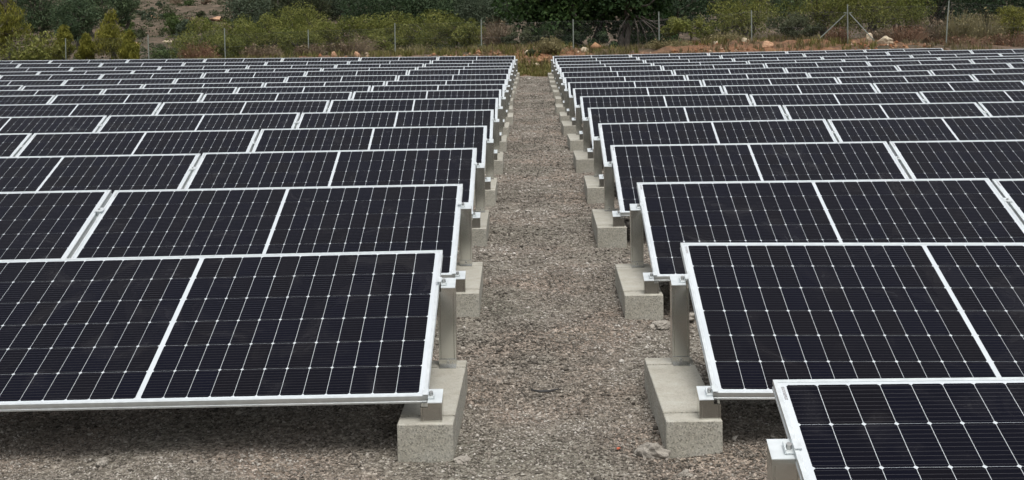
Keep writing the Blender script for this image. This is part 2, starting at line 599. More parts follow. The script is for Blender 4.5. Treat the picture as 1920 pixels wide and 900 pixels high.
def make_panel_meshes():
    # frame: an aluminium profile swept round the rectangle with mitred corners
    prof = [(0, 0), (.0115, 0), (.0115, -.0015), (.003, -.0015), (.003, -.028), (.025, -.028), (.025, -TH),
            (0, -TH), (0, -.023), (.0016, -.0222), (.0016, -.0122), (0, -.0114)]
    cs = [(-W / 2, 0, 1, 1), (W / 2, 0, -1, 1), (W / 2, H, -1, -1), (-W / 2, H, 1, -1)]
    v, f = [], []
    n = len(prof)
    for (cx, cy, sx, sy) in cs:
        for (o, z) in prof:
            v.append((cx + sx * o, cy + sy * o, z))
    for c in range(4):
        d = (c + 1) % 4
        for i in range(n):
            j = (i + 1) % n
            f.append((c * n + i, d * n + i, d * n + j, c * n + j))
    mb = MB()
    mb.add(v, f)
    frame = mb.mesh('frame', M_alu)
    mb = MB()
    mb.box(-W / 2 + .0035, W / 2 - .0035, .0035, H - .0035, -.0065, -.0017)
    lam = mb.mesh('laminate', M_lam)
    mb = MB()
    mb.box(-W / 2 + .0165, -W / 2 + .0245, H - .085, H - .030, -.0016, -.0012)
    lab = mb.mesh('serial_label', M_tag)
    # one cell as a thin wafer
    t = .0006
    v = [(x, y, 0) for x, y in OUT8] + [(x, y, -t) for x, y in OUT8]
    f = [tuple(range(8))] + [(i, i + 8, (i + 1) % 8 + 8, (i + 1) % 8) for i in range(8)]
    cell = mesh_np('cell', v, f, M_cell)
    uv_cells(cell, lambda i: (0, 0))
    # all 144 cells in one mesh, for rows too far away to pick single cells apart
    v, f, tints = [], [], []
    for k, (cx, cy) in enumerate(CENTRES):
        f.append(tuple(range(len(v), len(v) + 8)))
        v += [(cx + x, cy + y, -.0011) for x, y in OUT8]
        tints.append(random.random())
    cells = mesh_np('cells', v, f, M_cell)
    uv_cells(cells, lambda i: CENTRES[i])
    a = cells.attributes.new('tint', 'FLOAT', 'FACE')
    a.data.foreach_set('value', tints)
    return frame, lam, cell, cells, lab


ME_FRAME, ME_LAM, ME_CELL, ME_CELLS, ME_LABEL = make_panel_meshes()
ORD = ['zeroth', 'first', 'second', 'third', 'fourth', 'fifth', 'sixth', 'seventh', 'eighth', 'ninth', 'tenth', 'eleventh', 'twelfth',
       'thirteenth', 'fourteenth', 'fifteenth', 'sixteenth']
SIDE = {'L': 'pine side', 'R': 'braced post side'}


def panel_matrix(side, k, j):
    """panel j (0 = beside the path) of row k: origin at the middle of its lower edge, Y up the slope, Z off the glass"""
    dx, dz, sl, dt = ROWS[side][k]
    sg = -1 if side == 'L' else 1
    u = j * (W + GAP) + W / 2
    x = (XL if side == 'L' else XR) + dx + sg * u
    z = ZB + dz + sl * u + random.uniform(-.003, .003)
    ex = Vector((1, random.uniform(-.0012, .0012), sg * sl + random.uniform(-.0012, .0012))).normalized()
    t = TILT + dt + random.uniform(-.004, .004)
    ey = Vector((0, math.cos(t), math.sin(t)))
    ez = ex.cross(ey).normalized()
    ey = ez.cross(ex)
    m = Matrix((ex, ey, ez)).transposed().to_4x4()
    m.translation = Vector((x, row_y(k), z))
    return m


def panel(side, k, j):
    root = bpy.data.objects.new('solar_panel', None)
    col.objects.link(root)
    root.empty_display_size = .2
    m = panel_matrix(side, k, j)
    root.location = m.to_translation()
    root.rotation_euler = m.to_euler()
    where = 'beside the path' if j == 0 else ORD[j + 1] + ' from the path'
    tag(root, f"dark solar panel {where}, {ORD[16 - k]} row from the fence, {SIDE[side]}", 'solar panel', 'solar panels in rows')
    obj('frame', ME_FRAME, root)
    lam = obj('laminate', ME_LAM, root)
    if k <= 5:
        obj('serial_label', ME_LABEL, lam)
        for (cx, cy) in CENTRES:
            obj('cell', ME_CELL, lam, (cx, cy, -.0011))
    else:
        c = obj('cells', ME_CELLS, lam)
        c['kind'] = 'stuff'
    return root


# ------------------------------------------------------------------ stands: concrete block, front bracket, rear post, clamps
TT = math.tan(TILT)


def under(yo):
    """height of a panel's underside above the stand's ground, at distance yo behind its lower edge"""
    return DROP - TH / math.cos(TILT) + yo * TT


def make_stand_meshes():
    out = {}
    # concrete block: three lengths divided by grooves, buried a little
    mb = MB()
    y0, y1, hh, hw = -.03, .79, .130, .10
    for a, b_ in ((y0, y0 + .092), (y0 + .107, y1 - .107), (y1 - .092, y1)):
        mb.bbox(-hw, hw, a, b_, -.08, hh, .003)
    mb.box(-hw + .009, hw - .009, y0 + .01, y1 - .01, -.078, hh - .03)
    out['concrete_block'] = mb.mesh('concrete_block', M_conc)

    def post(hw, ya, yb, zlo, lift, ribs, step=None):
        """folded sheet post: front web with two edge ribs, sides, top folded to the panel's slope"""
        prof = [(-hw, ya), (-hw + .007, ya), (-hw + .008, ya + ribs), (-hw + .010, ya), (hw - .010, ya), (hw - .008, ya + ribs), (hw - .007, ya), (hw, ya),
                (hw, yb), (hw - .002, yb), (hw - .002, ya + .004), (-hw + .002, ya + .004), (-hw + .002, yb), (-hw, yb)]
        n = len(prof)
        v = [(x, y, zlo) for x, y in prof] + [(x, y, under(y) - lift) for x, y in prof]
        f = [(i, (i + 1) % n, n + (i + 1) % n, n + i) for i in range(n)]
        mb = MB()
        mb.add(v, f)
        if step is not None:                                  # end stands: the sheet rises beside the panel's frame
            c = [(step, ya - .0005), (hw - .0003, ya - .0005), (hw - .0003, yb), (step, yb)]
            mb.add([(x, y, under(y) - lift - .001) for x, y in c] + [(x, y, under(y) + .0134) for x, y in c],
                   [(0, 3, 2, 1), (4, 5, 6, 7), (0, 1, 5, 4), (1, 2, 6, 5), (2, 3, 7, 6), (3, 0, 4, 7)])
        return mb

    def cap(hw, ya, yb, lift, step=None):
        """thin tilted lid; on end stands the sheet rises beside the panel's frame"""
        mb = MB()
        e = .0006
        box = [(0, 3, 2, 1), (4, 5, 6, 7), (0, 1, 5, 4), (1, 2, 6, 5), (2, 3, 7, 6), (3, 0, 4, 7)]
        c = [(-hw - e, ya - .004), (hw + e, ya - .004), (hw + e, yb + .002), (-hw - e, yb + .002)]
        if step is None:
            mb.add([(x, y, under(y) - lift) for x, y in c] + [(x, y, under(y) - lift + .003) for x, y in c], box)
        else:
            c = [(step, ya - .004), (hw + e, ya - .004), (hw + e, yb + .002), (step, yb + .002)]
            mb.add([(x, y, under(y) + .0135) for x, y in c] + [(x, y, under(y) + .016) for x, y in c], box)
        return mb.mesh('cap', M_alu)  # paler metal than the post: bright sky on its top put into the material
    out['front_cap_end'], out['rear_cap_end'] = cap(.0385, -.010, .058, .004, -.0125), cap(.036, .700, .765, .004, -.0225)
    out['front_cap'], out['rear_cap'] = cap(.0385, -.010, .058, .004), cap(.036, .700, .765, .004)
    out['front_bracket_end'] = post(.0385, -.010, .058, hh, .004, .0012, -.0125).mesh('front_bracket', M_galv)
    out['rear_post_end'] = post(.036, .700, .765, hh, .004, .0015, -.0225).mesh('rear_post', M_galv)
    out['front_bracket'] = post(.0385, -.010, .058, hh, .004, .0012).mesh('front_bracket', M_galv)
    out['rear_post'] = post(.036, .700, .765, hh, .004, .0015).mesh('rear_post', M_galv)
    mb = MB()
    mb.box(-.034, .036, .692, .6985, hh, hh + .030)
    mb.box(-.034, .036, .660, .6985, hh, hh + .003)
    out['base_clip'] = mb.mesh('base_clip', M_galv)
    mb = MB()
    mb.cyl((0.002, .6925, hh + .018), (0, -1, 0), .007, .006, 6)
    mb.cyl((0.020, .6925, hh + .018), (0, -1, 0), .003, .003, 6)
    out['bolt'] = mb.mesh('bolt', M_bolt)
    # end clamp: Z-shaped block on the post beside the panel frame, its lip over the frame; toward +x is the panel
    for nm, yo in (('front', .026), ('rear', .732)):
        z = under(yo)
        rot = Matrix.Rotation(TILT, 3, 'X')

        def tilt_add(target, b0):
            target.add([tuple(rot @ Vector(p) + Vector((0, yo, z))) for p in b0.v], b0.f)
        s = MB()
        s.box(-.0235, -.0205, -.018, .018, .0165, TH + .002)
        s.box(-.0235, -.004, -.018, .018, TH + .002, TH + .005)
        s.box(-.0455, -.0235, -.018, .018, .0165, .0205)
        s.box(-.0455, -.0425, -.018, .018, .0205, .030)
        m2 = MB()
        tilt_add(m2, s)
        out['end_clamp_' + nm] = m2.mesh('clamp', M_alu)
        s = MB()
        s.cyl((-.033, 0, .0205), (0, 0, 1), .0075, .014, 6)
        m2 = MB()
        tilt_add(m2, s)
        out['end_bolt_' + nm] = m2.mesh('bolt', M_bolt)
        s = MB()
        s.box(-.024, .024, -.022, .022, TH + .0022, TH + .0052)
        s.box(-.008, .008, -.022, .022, 0, TH + .0022)
        m2 = MB()
        tilt_add(m2, s)
        out['mid_clamp_' + nm] = m2.mesh('clamp', M_alu)
        s = MB()
        s.cyl((0, 0, TH + .0052), (0, 0, 1), .0065, .006, 6)
        m2 = MB()
        tilt_add(m2, s)
        out['mid_bolt_' + nm] = m2.mesh('bolt', M_bolt)
    return out


ST = make_stand_meshes()


def stand(side, k, j, last):
    """stand j of a row: 0 carries the path end, then one under every joint"""
    dx, dz, sl, dt = ROWS[side][k]
    sg = -1 if side == 'L' else 1
    end = j == 0 or last
    u = 0 if j == 0 else j * (W + GAP) - GAP / 2 - (GAP / 2 if last else 0)
    x = (XL if side == 'L' else XR) + dx + sg * u
    z = ZB + dz + sl * u - DROP
    root = bpy.data.objects.new('panel_stand', None)
    col.objects.link(root)
    root.empty_display_size = .1
    out_dir = -sg if j == 0 else sg                      # which way the free side of an end stand looks
    root.location = (x, row_y(k), z)
    root.rotation_euler = (0, 0, random.uniform(-.006, .006))
    if j == 0:
        lab = f"metal stand on concrete foot, path end of {ORD[16 - k]} row from the fence, {SIDE[side]}"
    elif last:
        lab = f"metal stand on concrete foot, outer end of {ORD[16 - k]} row from the fence, {SIDE[side]}"
    else:
        lab = f"metal stand at {ORD[j]} panel joint from path, {ORD[16 - k]} row from fence, {SIDE[side]}"
    tag(root, lab, 'stand', 'panel stands')
    off = out_dir * .02 if end else 0
    if j == 0:
        boff = (-.015 if side == 'L' else .062) * out_dir + (random.uniform(0, .05) * out_dir if (side == 'L' and k > 1) else random.uniform(-.015, .01))
    else:
        boff = random.uniform(-.02, .02)
    blk = obj('concrete_block', ST['concrete_block'], root, (boff, random.uniform(-.008, .004), 0), (0, 0, random.uniform(-.012, .012)))
    sfx = '_end' if end else ''
    br = obj('front_bracket', ST['front_bracket' + sfx], root, (out_dir * .015 if end else 0, 0, 0))
    po = obj('rear_post', ST['rear_post' + sfx], root, (out_dir * .025 if end else 0, 0, 0))
    obj('cap', ST['front_cap' + sfx], br)
    obj('cap', ST['rear_cap' + sfx], po)
    if end and out_dir < 0:
        br.scale = po.scale = (-1, 1, 1)
    cl = obj('base_clip', ST['base_clip'], po)
    obj('bolt', ST['bolt'], po)
    for nm in ('front', 'rear'):
        if end:
            c = obj('clamp', ST['end_clamp_' + nm], root, (out_dir * -.0195, 0, 0))
            b_ = obj('bolt', ST['end_bolt_' + nm], c)
            if out_dir > 0:
                c.scale = (-1, 1, 1)
        else:
            c = obj('clamp', ST['mid_clamp_' + nm], root)
            obj('bolt', ST['mid_bolt_' + nm], c)
    return root


def build_field():
    for side in 'LR':
        for k in sorted(ROWS[side]):
            ytop = row_y(k) + H * math.cos(TILT)
            reach = (0.430 if side == 'L' else 0.410) * ytop + 0.25
            inner = abs(XL) if side == 'L' else XR
            n = max(1, math.ceil((reach - inner) / (W + GAP)))
            whole = False
            if side == 'R' and k == 15:
                n, whole = 5, True
            for j in range(n):
                panel(side, k, j)
            for j in range(n + 1):
                stand(side, k, j, j == n)


build_field()

# ------------------------------------------------------------------ gravel: loose stones on the ground (uncountable)
def build_stones():
    octa = np.array([(1, 0, 0), (0, 1, 0), (-1, 0, 0), (0, -1, 0), (0, 0, 1), (0, 0, -1)], float)
    tri = np.array([(0, 1, 4), (1, 2, 4), (2, 3, 4), (3, 0, 4), (1, 0, 5), (2, 1, 5), (3, 2, 5), (0, 3, 5)])
    parts = []
    # density falls off with distance along the path: bands of (y0, y1, x0, x1, count, size)
    for y0, y1, x0, x1, n, sz in ((3.3, 5.2, -2.3, 2.2, 115000, .0038), (5.2, 7.6, -1.0, 1.3, 60000, .0047), (7.6, 12, -.9, 1.2, 46000, .006), (12, 20, -.8, 1.1, 34000, .0075), (20, 33.4, -.7, 1.0, 26000, .009)):
        x, y = rng.uniform(x0, x1, n), rng.uniform(y0, y1, n)
        dens = 0.62 + 0.38 * vnoise(x * 3.1, y * 3.1, 41) + 0.25 * vnoise(x * 9, y * 9, 42)
        keep = rng.uniform(0, 1, n) < dens
        x, y = x[keep], y[keep]
        s = sz * rng.lognormal(0, .38, len(x))
        parts.append(np.stack([x, y, s], 1))
    p = np.concatenate(parts)
    n = len(p)
    x, y, s = p.T
    z = ground_z(x, y) + 0.012 * vnoise(x * 2.3, y * 2.3, 11) + 0.008 * vnoise(x * 6, y * 6, 12) + 0.004 * vnoise(x * 15, y * 15, 13)
    sc = np.stack([s * rng.uniform(.7, 1.4, n), s * rng.uniform(.7, 1.4, n), s * rng.uniform(.45, .8, n)], 1)
    th = rng.uniform(0, 6.283, n)
    v = octa[None] * sc[:, None, :] * rng.uniform(.75, 1.25, (n, 6, 1))
    tl = rng.normal(0, .35, n)
    vz = v[:, :, 2] + tl[:, None] * v[:, :, 0]
    c, sn = np.cos(th)[:, None], np.sin(th)[:, None]
    vx, vy = v[:, :, 0] * c - v[:, :, 1] * sn, v[:, :, 0] * sn + v[:, :, 1] * c
    V = np.stack([vx + x[:, None], vy + y[:, None], vz + (z + s * .25)[:, None]], -1).reshape(-1, 3)
    F = (tri[None] + (np.arange(n) * 6)[:, None, None]).reshape(-1, 3)
    t = np.clip(rng.beta(2.0, 2.3, n) + .17 * vnoise(x * 1.7, y * 1.7, 44) + .14 * vnoise(x * 6, y * 6, 45), 0, 1)
    o = obj('gravel', mesh_fast('gravel', V, F, M_stone, np.repeat(t, 8)))
    o['kind'] = 'stuff'
    tag(o, 'loose brown and grey gravel covering the path', 'gravel')


build_stones()


# ------------------------------------------------------------------ rocks, clods and litter
def rock_mesh(name, sx, sy, sz, mat, seed, sub=3, rough=.28):
    import bmesh
    bm = bmesh.new()
    bmesh.ops.create_icosphere(bm, subdivisions=sub, radius=1)
    r = np.random.default_rng(seed)
    planes = [(Vector(r.normal(size=3)).normalized(), r.uniform(.62, .95)) for _ in range(9)]
    for v in bm.verts:
        p = v.co.copy()
        for nrm, d in planes:                     # facets, as on broken stone
            e = p.dot(nrm) - d
            if e > 0:
                p -= nrm * e * .85
        k = 1 + rough * .5 * float(vnoise(np.array([p.x * 2.1 + seed]), np.array([p.y * 2.1 + p.z * 1.7]), seed)[0])
        k += rough * .22 * float(vnoise(np.array([p.x * 6.3 + p.z * 3]), np.array([p.y * 6.3 - p.z * 5]), seed + 1)[0])
        v.co = Vector((p.x * sx * k, p.y * sy * k, p.z * sz * k))
    me = bpy.data.meshes.new(name)
    bm.to_mesh(me)
    bm.free()
    me.materials.append(mat)
    return me


ROCKS = [  # x, y, half sizes, material, label
    (11.25, 38.6, .27, .2, .16, M_rock_pale, 'large pale boulder on the bank beside the braced fence post'),
    (11.0, 39.6, .13, .12, .19, M_rock_pale, 'upright pale rock on the bank behind the large boulder'),
    (7.44, 38.0, .22, .16, .15, M_rock_red, 'flat reddish rock on the red soil bank beside the dark olive bush'),
    (1.86, 39.0, .14, .11, .13, M_rock_pale, 'angular pale rock at the foot of the dark carob tree'),
    (.50, 38.4, .15, .09, .07, M_rock_pale, 'flat pale slab on red soil at the end of the path'),
    (.05, 37.9, .10, .09, .08, M_rock_pale, 'small pale stone left of the slab at the path end'),
    (.28, 36.4, .20, .12, .07, M_rock_pale, 'curved grey stone lying in grass at the path end'),
    (-6.24, 40.0, .10, .09, .15, M_rock_red, 'orange rock behind the last row under the almond bushes'),
    (-5.5, 40.0, .14, .11, .17, M_rock_red, 'larger orange rock behind the last row under the almond bushes'),
    (6.0, 38.9, .12, .1, .09, M_rock_pale, 'pale stone on the crest of the red soil bank'),
    (6.9, 38.9, .09, .08, .10, M_rock_pale, 'white stone on the bank crest near a thin fence post'),
    (11.95, 39.8, .09, .08, .05, M_rock_pale, 'small white stone among the dry brush'),
    (-16.0, 70, .5, .3, .16, M_rock_pale, 'pale rock slab high on the scrub hillside'),
    (-25.8, 85, .8, .4, .22, M_rock_red, 'long reddish outcrop at the top of the hillside'),
    (-20.1, 80, .7, .4, .2, M_rock_red, 'reddish outcrop on the hillside above the green scrub'),
    (-17.5, 60, .3, .2, .14, M_rock_pale, 'pale rock low on the scrub hillside'),
    (-18.2, 57, .45, .25, .15, M_rock_red, 'brown red rock midway up the hillside scree'),
]
for i, (x, y, a, b_, c, m, lab) in enumerate(ROCKS):
    o = obj('rock', rock_mesh('rock', a, b_, c, m, 100 + i), None, (x, y, gz(x, y) + c * .45), (0, 0, i * 1.3))
    tag(o, lab, 'rock')
CLODS = [
    (.43, 4.33, .055, .042, .042, 'grey earth clod against the front corner of the nearest concrete foot, braced post side'),
    (.52, 4.13, .03, .025, .016, 'small earth clod in front of the nearest concrete foot, braced post side'),
    (-.245, 4.30, .03, .03, .012, 'flat earth crumb beside the nearest concrete foot, pine side'),
    (.80, 6.30, .07, .05, .03, 'grey mortar lump beside the second concrete foot, braced post side'),
    (.92, 6.22, .05, .05, .026, 'second grey mortar lump under the panel edge, braced post side'),
    (.66, 6.18, .06, .04, .022, 'flat mortar spill in front of the second concrete foot, braced post side'),
    (-1.55, 4.35, .02, .02, .016, 'small stone lying in shade beneath the nearest panel, pine side'),
]
for i, (x, y, a, b_, c, lab) in enumerate(CLODS):
    o = obj('earth_clod', rock_mesh('earth_clod', a, b_, c * .9, M_clod, 300 + i, 4, .8), None, (x, y, gz(x, y) + c * .25), (0, 0, i * 2.1))
    tag(o, lab, 'clod')


def tube(mb, pts, radii, n=6):
    pts = [Vector(p) for p in pts]
    rings = []
    base = len(mb.v)
    for i, p in enumerate(pts):
        d = (pts[min(i + 1, len(pts) - 1)] - pts[max(i - 1, 0)]).normalized()
        a = d.orthogonal().normalized() if abs(d.z) > .95 else d.cross(Vector((0, 0, 1))).normalized()
        b_ = d.cross(a)
        for k in range(n):
            th = 2 * math.pi * k / n
            mb.v.append(tuple(p + (a * math.cos(th) + b_ * math.sin(th)) * radii[i]))
    for i in range(len(pts) - 1):
        for k in range(n):
            mb.f.append((base + i * n + k, base + i * n + (k + 1) % n, base + (i + 1) * n + (k + 1) % n, base + (i + 1) * n + k))
    mb.f.append(tuple(base + k for k in reversed(range(n))))
    mb.f.append(tuple(base + (len(pts) - 1) * n + k for k in range(n)))


mb = MB()
zz = gz(.06, 5.02) + .026
tube(mb, [(.0, 5.03, zz + .003), (.035, 5.015, zz), (.075, 5.015, zz + .001), (.115, 5.03, zz + .006)], [.003, .0055, .0055, .002], 6)
tag(obj('plastic_strip', mb.mesh('plastic_strip', M_black)), 'short curved black plastic strip lying on the gravel path', 'strip')
o = obj('clay_fragment', rock_mesh('clay_fragment', .011, .008, .006, M_clay, 77, 1, .4), None, (.31, 4.36, gz(.31, 4.36) + .018))
tag(o, 'tiny red clay fragment on the gravel near the concrete foot', 'fragment')

# ------------------------------------------------------------------ vegetation
PAL = {
    'young_pine': [(.085, .092, .018), (.155, .155, .028), (.235, .22, .042)],
    'dark_pine': [(.024, .042, .022), (.058, .088, .044), (.105, .135, .068)],
    'almond': [(.056, .072, .016), (.135, .148, .036), (.215, .215, .066)],
    'green': [(.03, .05, .016), (.06, .09, .028), (.09, .12, .04)],
    'grey': [(.040, .056, .034), (.070, .092, .058), (.105, .13, .085)],
    'olive': [(.028, .038, .018), (.055, .066, .032), (.09, .10, .055)],
    'carob': [(.013, .029, .010), (.034, .066, .020), (.080, .125, .036)],
    'dark': [(.014, .028, .014), (.03, .052, .024), (.055, .085, .035)],
    'dry': [(.085, .058, .038), (.14, .10, .068), (.20, .155, .105), (.12, .11, .055)],
    'rust': [(.10, .055, .035), (.16, .09, .055), (.21, .14, .09)],
    'straw': [(.11, .10, .045), (.18, .155, .075), (.24, .21, .12)],
    'grass': [(.07, .075, .02), (.13, .125, .035), (.22, .19, .08)],
    'weed': [(.095, .075, .04), (.17, .13, .075), (.08, .085, .03)],
}
MV = {k: make_tinted('leaf_' + k, v, .6, .25 if k not in ('dry', 'rust', 'straw', 'weed') else .1) for k, v in PAL.items()}
M_bark, _nt, _b = new_mat('bark')
_n = noise_node(_nt, 9, 7, .7)
_nt.links.new(ramp(_nt, _n.outputs['Fac'], [(0.3, (.030, .025, .020)), (0.7, (.085, .073, .060))]).outputs[0], _b.inputs['Base Color'])
_b.inputs['Roughness'].default_value = .9


def leaves(centres, radii, counts, size, aspect, upright, r, squash=.85):
    """leaf faces spread through clumps; returns verts, quads and a tint per leaf"""
    P, T = [], []
    for c, rad, n in zip(centres, radii, counts):
        d = r.normal(size=(n, 3))
        d /= np.linalg.norm(d, axis=1)[:, None] + 1e-9
        rr = rad * r.uniform(.25, 1.0, n) ** .45
        q = d * rr[:, None]
        q[:, 2] *= squash
        P.append(q + np.asarray(c)[None])
        T.append(np.clip(r.normal(r.uniform(.15, .75), .13, n), 0, 1))
    P, T = np.concatenate(P), np.concatenate(T)
    n = len(P)
    ax = r.normal(size=(n, 3))
    ax[:, 2] += upright * np.abs(r.normal(1.2, .5, n))
    ax /= np.linalg.norm(ax, axis=1)[:, None]
    t = r.normal(size=(n, 3))
    sd = np.cross(ax, t)
    sd /= np.linalg.norm(sd, axis=1)[:, None] + 1e-9
    s = size * r.lognormal(0, .3, n)
    L, S = ax * (s * .5)[:, None], sd * (s * .5 * aspect)[:, None]
    V = np.stack([P - L, P + S, P + L, P - S], 1).reshape(-1, 3)
    F = np.arange(n * 4).reshape(n, 4)
    return V, F, T


def plant(name, label, cat, kind, x, y, width, top, group=None, leaf=.085, aspect=.55, n=3600, clumps=26, trunk=.35, upright=0.0, seed=0,
          depth=None, stems=3, low=.18, shape='round', rad=.30, base=None):
    r = np.random.default_rng(seed + 1000)
    z0 = gz(x, y) - .03 if base is None else base
    h = top - z0
    root = bpy.data.objects.new(name, None)
    col.objects.link(root)
    root.location = (x, y, z0)
    root.empty_display_size = .3
    tag(root, label, cat, group)
    wx, wy = width / 2, (depth or width) / 2
    cs, rs = [], []
    while len(cs) < clumps:
        p = r.uniform(-1, 1, 3)
        if np.linalg.norm(p) > 1:
            continue
        p *= .35 + .65 * np.linalg.norm(p) ** .3 if np.linalg.norm(p) < .55 else 1
        f = (p[2] + 1) / 2
        if shape == 'cone':
            k = (1.08 - f) * 1.0
            p[0] *= k
            p[1] *= k
        rc = rad * min(width, h) * r.uniform(.6, 1.15) * (1.0 if shape == 'round' else (.55 + .6 * (1 - f)))
        zz = h * low + (h * (1 - low) - rc * .6) * f + (rc * .3 if f < .2 else 0)
        cs.append((p[0] * (wx - rc * .55), p[1] * (wy - rc * .55), zz))
        rs.append(rc)
    w = np.array(rs) ** 2
    cnt = np.maximum(12, (n * w / w.sum()).astype(int))
    V, F, T = leaves(cs, rs, cnt, leaf, aspect, upright, r)
    V[:, 2] = np.maximum(V[:, 2], .02)
    mb = MB()
    r0 = max(.018, .035 * h)
    forks = []
    for s in range(stems):
        a = r.uniform(0, 6.28)
        sp = r.uniform(.05, .16) * width * (0.3 if shape == 'cone' else 1)
        e = Vector((math.cos(a) * sp, math.sin(a) * sp, h * trunk * r.uniform(.8, 1.3)))
        st = Vector((math.cos(a) * sp * .15, math.sin(a) * sp * .15, -.06))
        m_ = (st + e) / 2 + Vector(r.normal(0, .04 * h, 3))
        tube(mb, [st, m_, e], [r0, r0 * .75, r0 * .55], 6)
        forks.append(e)
    if shape == 'cone':
        tube(mb, [(0, 0, -.06), (0, 0, h * .5), (0, 0, h * .93)], [r0, r0 * .6, .008], 6)
        forks = [Vector((0, 0, h * t)) for t in (.2, .35, .5, .65)]
    for c in cs[::2]:
        e = Vector(c)
        f0 = min(forks, key=lambda q: (q - e).length)
        mid = (f0 + e) / 2 + Vector(r.normal(0, .05 * h, 3))
        tube(mb, [f0, mid, e], [r0 * .45, r0 * .28, r0 * .12], 4)
    obj('trunk', mb.mesh('trunk', M_bark), root)
    obj('crown', mesh_fast('crown', V, F, MV[kind], T), root)
    return root


def dry_bush(label, kind, x, y, width, top, seed, group=None, n=420, leafn=900, name='dry_bush', spread=1.0):
    """twiggy bush: many thin stems fanning out from the root, sparse dead leaves"""
    r = np.random.default_rng(seed + 5000)
    z0 = gz(x, y) - .02
    h = max(.25, top - z0)
    root = bpy.data.objects.new(name, None)
    col.objects.link(root)
    root.location = (x, y, z0)
    tag(root, label, 'bush', group)
    V, F, T, tips = [], [], [], []
    for i in range(n):
        a = r.uniform(0, 6.283)
        rad = width / 2 * math.sqrt(r.uniform(0, 1)) * spread
        b0 = np.array([math.cos(a) * rad * .35, math.sin(a) * rad * .35, -.03])
        hh = h * r.uniform(.45, 1.0) * (1 - .35 * (rad / (width / 2)) ** 2)
        e = np.array([math.cos(a) * rad, math.sin(a) * rad, hh]) + r.normal(0, .05, 3)
        mid = (b0 + e) / 2 + r.normal(0, .06, 3)
        wdt = r.uniform(.006, .014)
        sd = np.array([-math.sin(a + 1.2), math.cos(a + 1.2), 0]) * wdt
        k = len(V)
        V += [b0 - sd, b0 + sd, mid + sd * .8, mid - sd * .8, e + sd * .3, e - sd * .3]
        F += [(k, k + 1, k + 2, k + 3), (k + 3, k + 2, k + 4, k + 5)]
        t = r.uniform(0, 1)
        T += [t, t]
        tips.append((b0 + e) / 2 if r.uniform() < .35 else e)
    tips = np.array(tips)
    obj('stems', mesh_fast('stems', np.array(V), np.array(F), MV[kind], T), root)
    ci = r.integers(0, len(tips), max(8, leafn // 12))
    LV, LF, LT = leaves(tips[ci] * np.array([.95, .95, .93]), [.12] * len(ci), [12] * len(ci), .055, .6, .3, r)
    LV[:, 2] = np.maximum(LV[:, 2], .01)
    obj('foliage', mesh_fast('foliage', LV, LF, MV[kind], LT), root)
    return root


G_ALM = 'almond bushes behind the fence'
sd = 0
# young yellowish pines and darker pines behind them
for x, y, w, t, lab in (
        (-19.9, 47, 2.4, 3.5, 'tall yellow green pine at the outer edge of the pine group'),
        (-17.5, 46.5, 1.25, 1.65, 'rounded yellow green young pine behind the outermost fence post'),
        (-15.5, 46, 1.9, 2.12, 'pointed yellow green young pine in front of the rocky hillside'),
        (-16.3, 45.5, 1.1, 1.25, 'low yellow green pine between two taller young pines'),
        (-14.5, 45, 1.1, 1.32, 'bright yellow green pine sapling next to a fence post')):
    sd += 1
    plant('young_pine', lab, 'pine tree', 'young_pine', x, y, w, t, None, .15, .16, 5200, 40, .3, 1.6, sd, stems=1, low=.08, shape='cone', rad=.20)
for x, y, w, t, lab in (
        (-22.9, 58, 2.3, 4.0, 'dark green pine directly behind the rounded young pine'),
        (-20.5, 56, 2.3, 2.95, 'smaller blue green pine in front of the dark pine group'),
        (-21.9, 62, 2.7, 4.6, 'broad dark pine towering over the pointed young pine'),
        (-21.6, 66, 1.9, 4.3, 'dark pine at the edge of the open scree'),
        (-26.8, 64, 3.2, 5.0, 'dark pine rising behind the tall yellow green pine'),
        (-25.5, 70, 3.2, 5.4, 'rearmost dark pine of the pine group')):
    sd += 1
    plant('dark_pine', lab, 'pine tree', 'dark_pine', x, y, w, t, None, .17, .2, 5200, 34, .4, .5, sd, stems=1, low=.12, shape='round', rad=.24)
plant('shrub', 'dense mid green shrub below the tall yellow green pine', 'shrub', 'almond', -18.2, 45.5, 2.4, 1.35, None, .09, .5, 3600, 26, .2, 0, 61, low=.02)
plant('shrub', 'grey green round shrub on the scree', 'shrub', 'grey', -16.6, 60, 1.1, 1.75, None, .09, .5, 2200, 18, .2, 0, 62, low=.02)
plant('shrub', 'green round shrub high on the scree', 'shrub', 'green', -18.2, 64, 1.2, 2.15, None, .09, .5, 2200, 18, .2, 0, 63, low=.02)
plant('shrub', 'low green cushion shrub at the foot of the hillside', 'shrub', 'green', -14.3, 49, 1.6, .85, None, .08, .5, 2200, 16, .2, 0, 64, low=.02)
